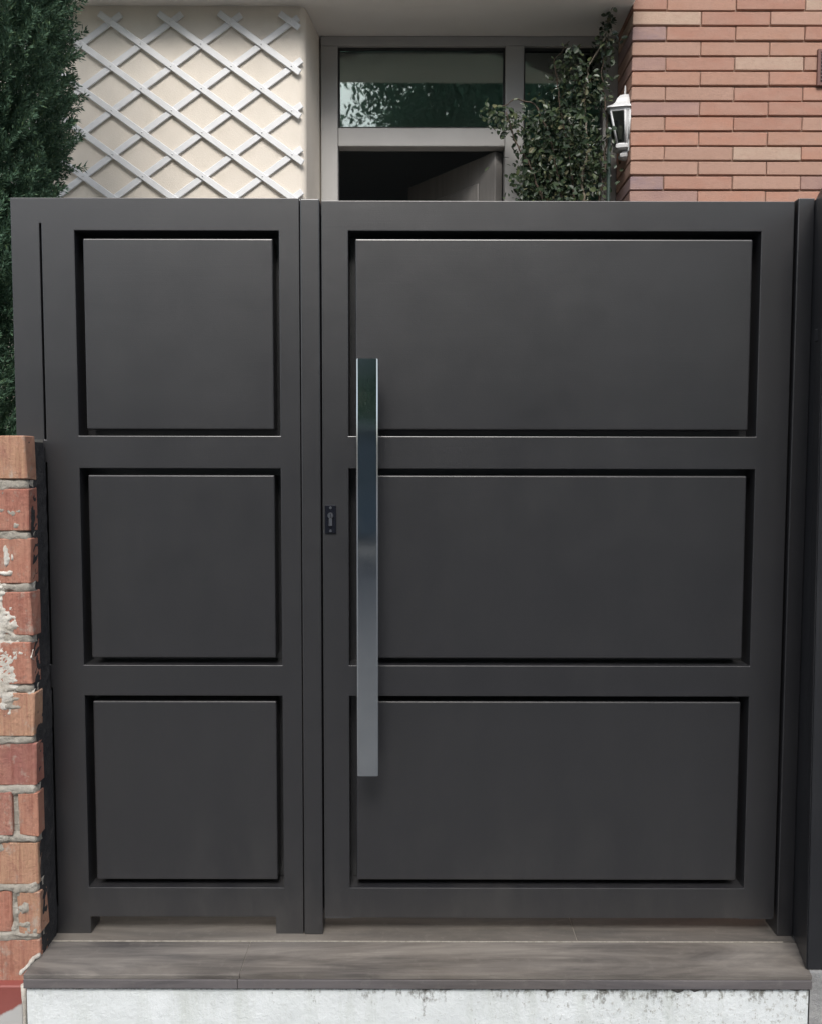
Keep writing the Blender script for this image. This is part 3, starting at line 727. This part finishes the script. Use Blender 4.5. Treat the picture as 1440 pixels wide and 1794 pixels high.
for k in range(3300):
    q = rg.uniform(0, tw)
    for b in blobs:
        q -= b[4]
        if q <= 0: break
    x, z = rg.gauss(b[0], b[2]*.52), rg.gauss(b[1], b[3]*.52); y = rg.uniform(1.37, 1.53)
    if z > 3.02 or x > .865: continue
    rot = rndrot()
    if k < 260 and z > 2.2:
        o = bpy.data.objects.new('leaf', rg.choice(me_leaf)); COL.objects.link(o); o.parent = cl
        s_ = rg.uniform(.75, 1.25); o.scale = (s_, s_, s_); o.rotation_euler = rot.to_euler(); o.location = Vector((x, rg.uniform(1.345, 1.40), z)) - cl.location
    else:
        s_ = rg.uniform(.012, .029); i = len(vs)
        vs += [tuple(rot @ (Vector(p)*s_) + Vector((x, y, z))) for p in lv]; fs += [tuple(i+j for j in f) for f in lf]
tag(mesh_py('foliage', vs, fs, IVY, cl), None, None, None, 'stuff')
sk = empty('garden_stake', (.802, 1.40, 0), 'dark green garden stake with pale cap beside the climbing plant', 'stake')
bm = bmesh.new(); add_tube(bm, [(.802, 1.40, -.01), (.802, 1.40, 2.552)], .0075, 10); finish('rod', bm, STAKE, sk)
bm = bmesh.new(); add_tube(bm, [(.802, 1.40, 2.5525), (.802, 1.40, 2.562), (.802, 1.40, 2.566)], [.0095, .0095, .005], 10); finish('cap', bm, STCAP, sk)

# ------------------------------------------------------------------ across the street (seen in the glass and steel; wall and house added for those reflections)
def street_tree(x, y, h, cr, seed, label):
    rg = random.Random(seed); t = empty('street_tree', (x, y, -.36), label, 'tree', 'trees across the street')
    bm = bmesh.new(); th = 1.7
    add_tube(bm, [(x, y, -.36), (x+.05, y, 1.2), (x-.03, y, th), (x, y, h*.75)], [.19, .15, .12, .04], 8)
    for k in range(9):
        a = rg.uniform(0, 6.28); z = th + (h-th)*rg.uniform(0, .5); l_ = cr*rg.uniform(.5, .85)
        add_tube(bm, [(x, y, z), (x+l_*.5*math.cos(a), y+l_*.5*math.sin(a), z+.5), (x+l_*math.cos(a), y+l_*math.sin(a), z+1.2)], [.07, .045, .015], 6)
    finish('trunk', bm, BARK, t)
    cl_ = [(rg.uniform(0, 6.28), rg.random()**.5*cr*.85, rg.uniform(th+.9, h-.4), rg.uniform(.55, 1.05)) for _ in range(280 if abs(x-1) < 5 else 60)]; cc = []
    for a, r_, z, s_ in cl_:
        lim = math.sin(math.pi*min(1, max(.08, (z-th)/(h-th))))**.3; cc.append((x+r_*lim*math.cos(a), y+r_*lim*math.sin(a), z))
    scatter('crown', [puff(seed*5+k, 330, .05, .11) for k in range(3)], np.array(cc), np.array([(rg.gauss(0, 1), rg.gauss(0, 1), rg.gauss(0, 1)) for _ in cl_]), np.array([c_[3] for c_ in cl_]), seed, TREEG, t)
TY = -15.0
for i, (x, h, cr) in enumerate([(-3.4, 9.6, 2.3), (1.0, 13.4, 3.0), (5.2, 12.8, 2.6), (9.6, 10.2, 2.3), (-7.6, 7.6, 2.0), (-12, 10.5, 2.3), (13.5, 10, 2.2)]):
    street_tree(x, TY + (i % 2)*.8, h, cr, 40+i, ['low street tree opposite the left half of the gate', 'tallest street tree opposite the gate leaf', 'tall street tree next to the tallest one', 'medium street tree right of the tall pair', 'street tree left of the low one', 'wide street tree farthest to the left', 'street tree farthest to the right'][i])
sw = empty('reflection_wall', (0, TY-1.5, -.36), 'slate blue wall added across the street to tint the handle reflection', 'wall')  # unseen wall, added so the pull handle reflects blue-grey
g = M('slate_render'); g.col(g.ramp(g.noise(2, 6, .65), [(.3, (.13,.17,.20)), (.7, (.19,.235,.27))])).set(Roughness=.85); g.bump(g.noise(50, 5, .6), .4, .01); SLATE = g.m
box('wall_body', (-22, 22, TY-1.65, TY-1.45, -.36, 2.15), SLATE, sw, bev=.01); box('coping', (-22.05, 22.05, TY-1.72, TY-1.38, 2.151, 2.23), CONC, sw, bev=.01)
nb = empty('reflection_house', (0, -27, -.36), 'pale low house added behind the trees to lift the reflections', 'house')  # unseen house, added so gaps between the trees reflect less dark
g = M('reflection_house_render'); g.col(g.ramp(g.noise(1.5, 6, .6), [(.3, (.30,.31,.32)), (.7, (.38,.38,.38))])).set(Roughness=.9); NBR = g.m
g = M('roof_tile'); g.col(g.ramp(g.noise(6, 6, .7, (1,6,6)), [(.3, (.14,.07,.05)), (.7, (.22,.11,.08))])).set(Roughness=.9); ROOF = g.m
NX = [-16, -13, -11.5, -8.5, -7, -4, -2.5, .5, 2, 5, 6.5, 9.5, 11, 14, 16]; NZs = [-.36, .7, 2.2, 3.3, 4.7, 5.6]
nw = grid_solid('wall', NX, NZs, lambda x, z: not (any(NX[i] < x < NX[i+1] for i in range(1, 14, 2)) and (.7 < z < 2.2 or 3.3 < z < 4.7)), -27.2, -27, NBR, nb, 0)
for i in range(1, 14, 2):
    for z0, z1 in ((.7, 2.2), (3.3, 4.7)):
        wf = grid_solid('window', [NX[i], NX[i]+.08, (NX[i]+NX[i+1])/2-.03, (NX[i]+NX[i+1])/2+.03, NX[i+1]-.08, NX[i+1]], [z0, z0+.08, z1-.08, z1], lambda x, z, a=NX[i], b=NX[i+1], c=z0, d=z1: x < a+.08 or x > b-.08 or abs(x-(a+b)/2) < .03 or z < c+.08 or z > d-.08, -27.15, -27.08, ALU, nb, 0)
        box('pane', (NX[i]+.01, NX[i+1]-.01, -27.14, -27.12, z0+.01, z1-.01), LOCK, wf)
bm = bmesh.new(); vv = [bm.verts.new(p) for p in [(-16.6, -26.3, 5.6), (16.6, -26.3, 5.6), (16.6, -31, 7.6), (-16.6, -31, 7.6), (-16.6, -26.3, 5.45), (16.6, -26.3, 5.45), (16.6, -31, 5.45), (-16.6, -31, 5.45)]]
for f in ((0,1,2,3), (4,5,1,0), (5,6,2,1), (6,7,3,2), (7,4,0,3), (7,6,5,4)): bm.faces.new([vv[i] for i in f])
finish('roof', bm, ROOF, nb)
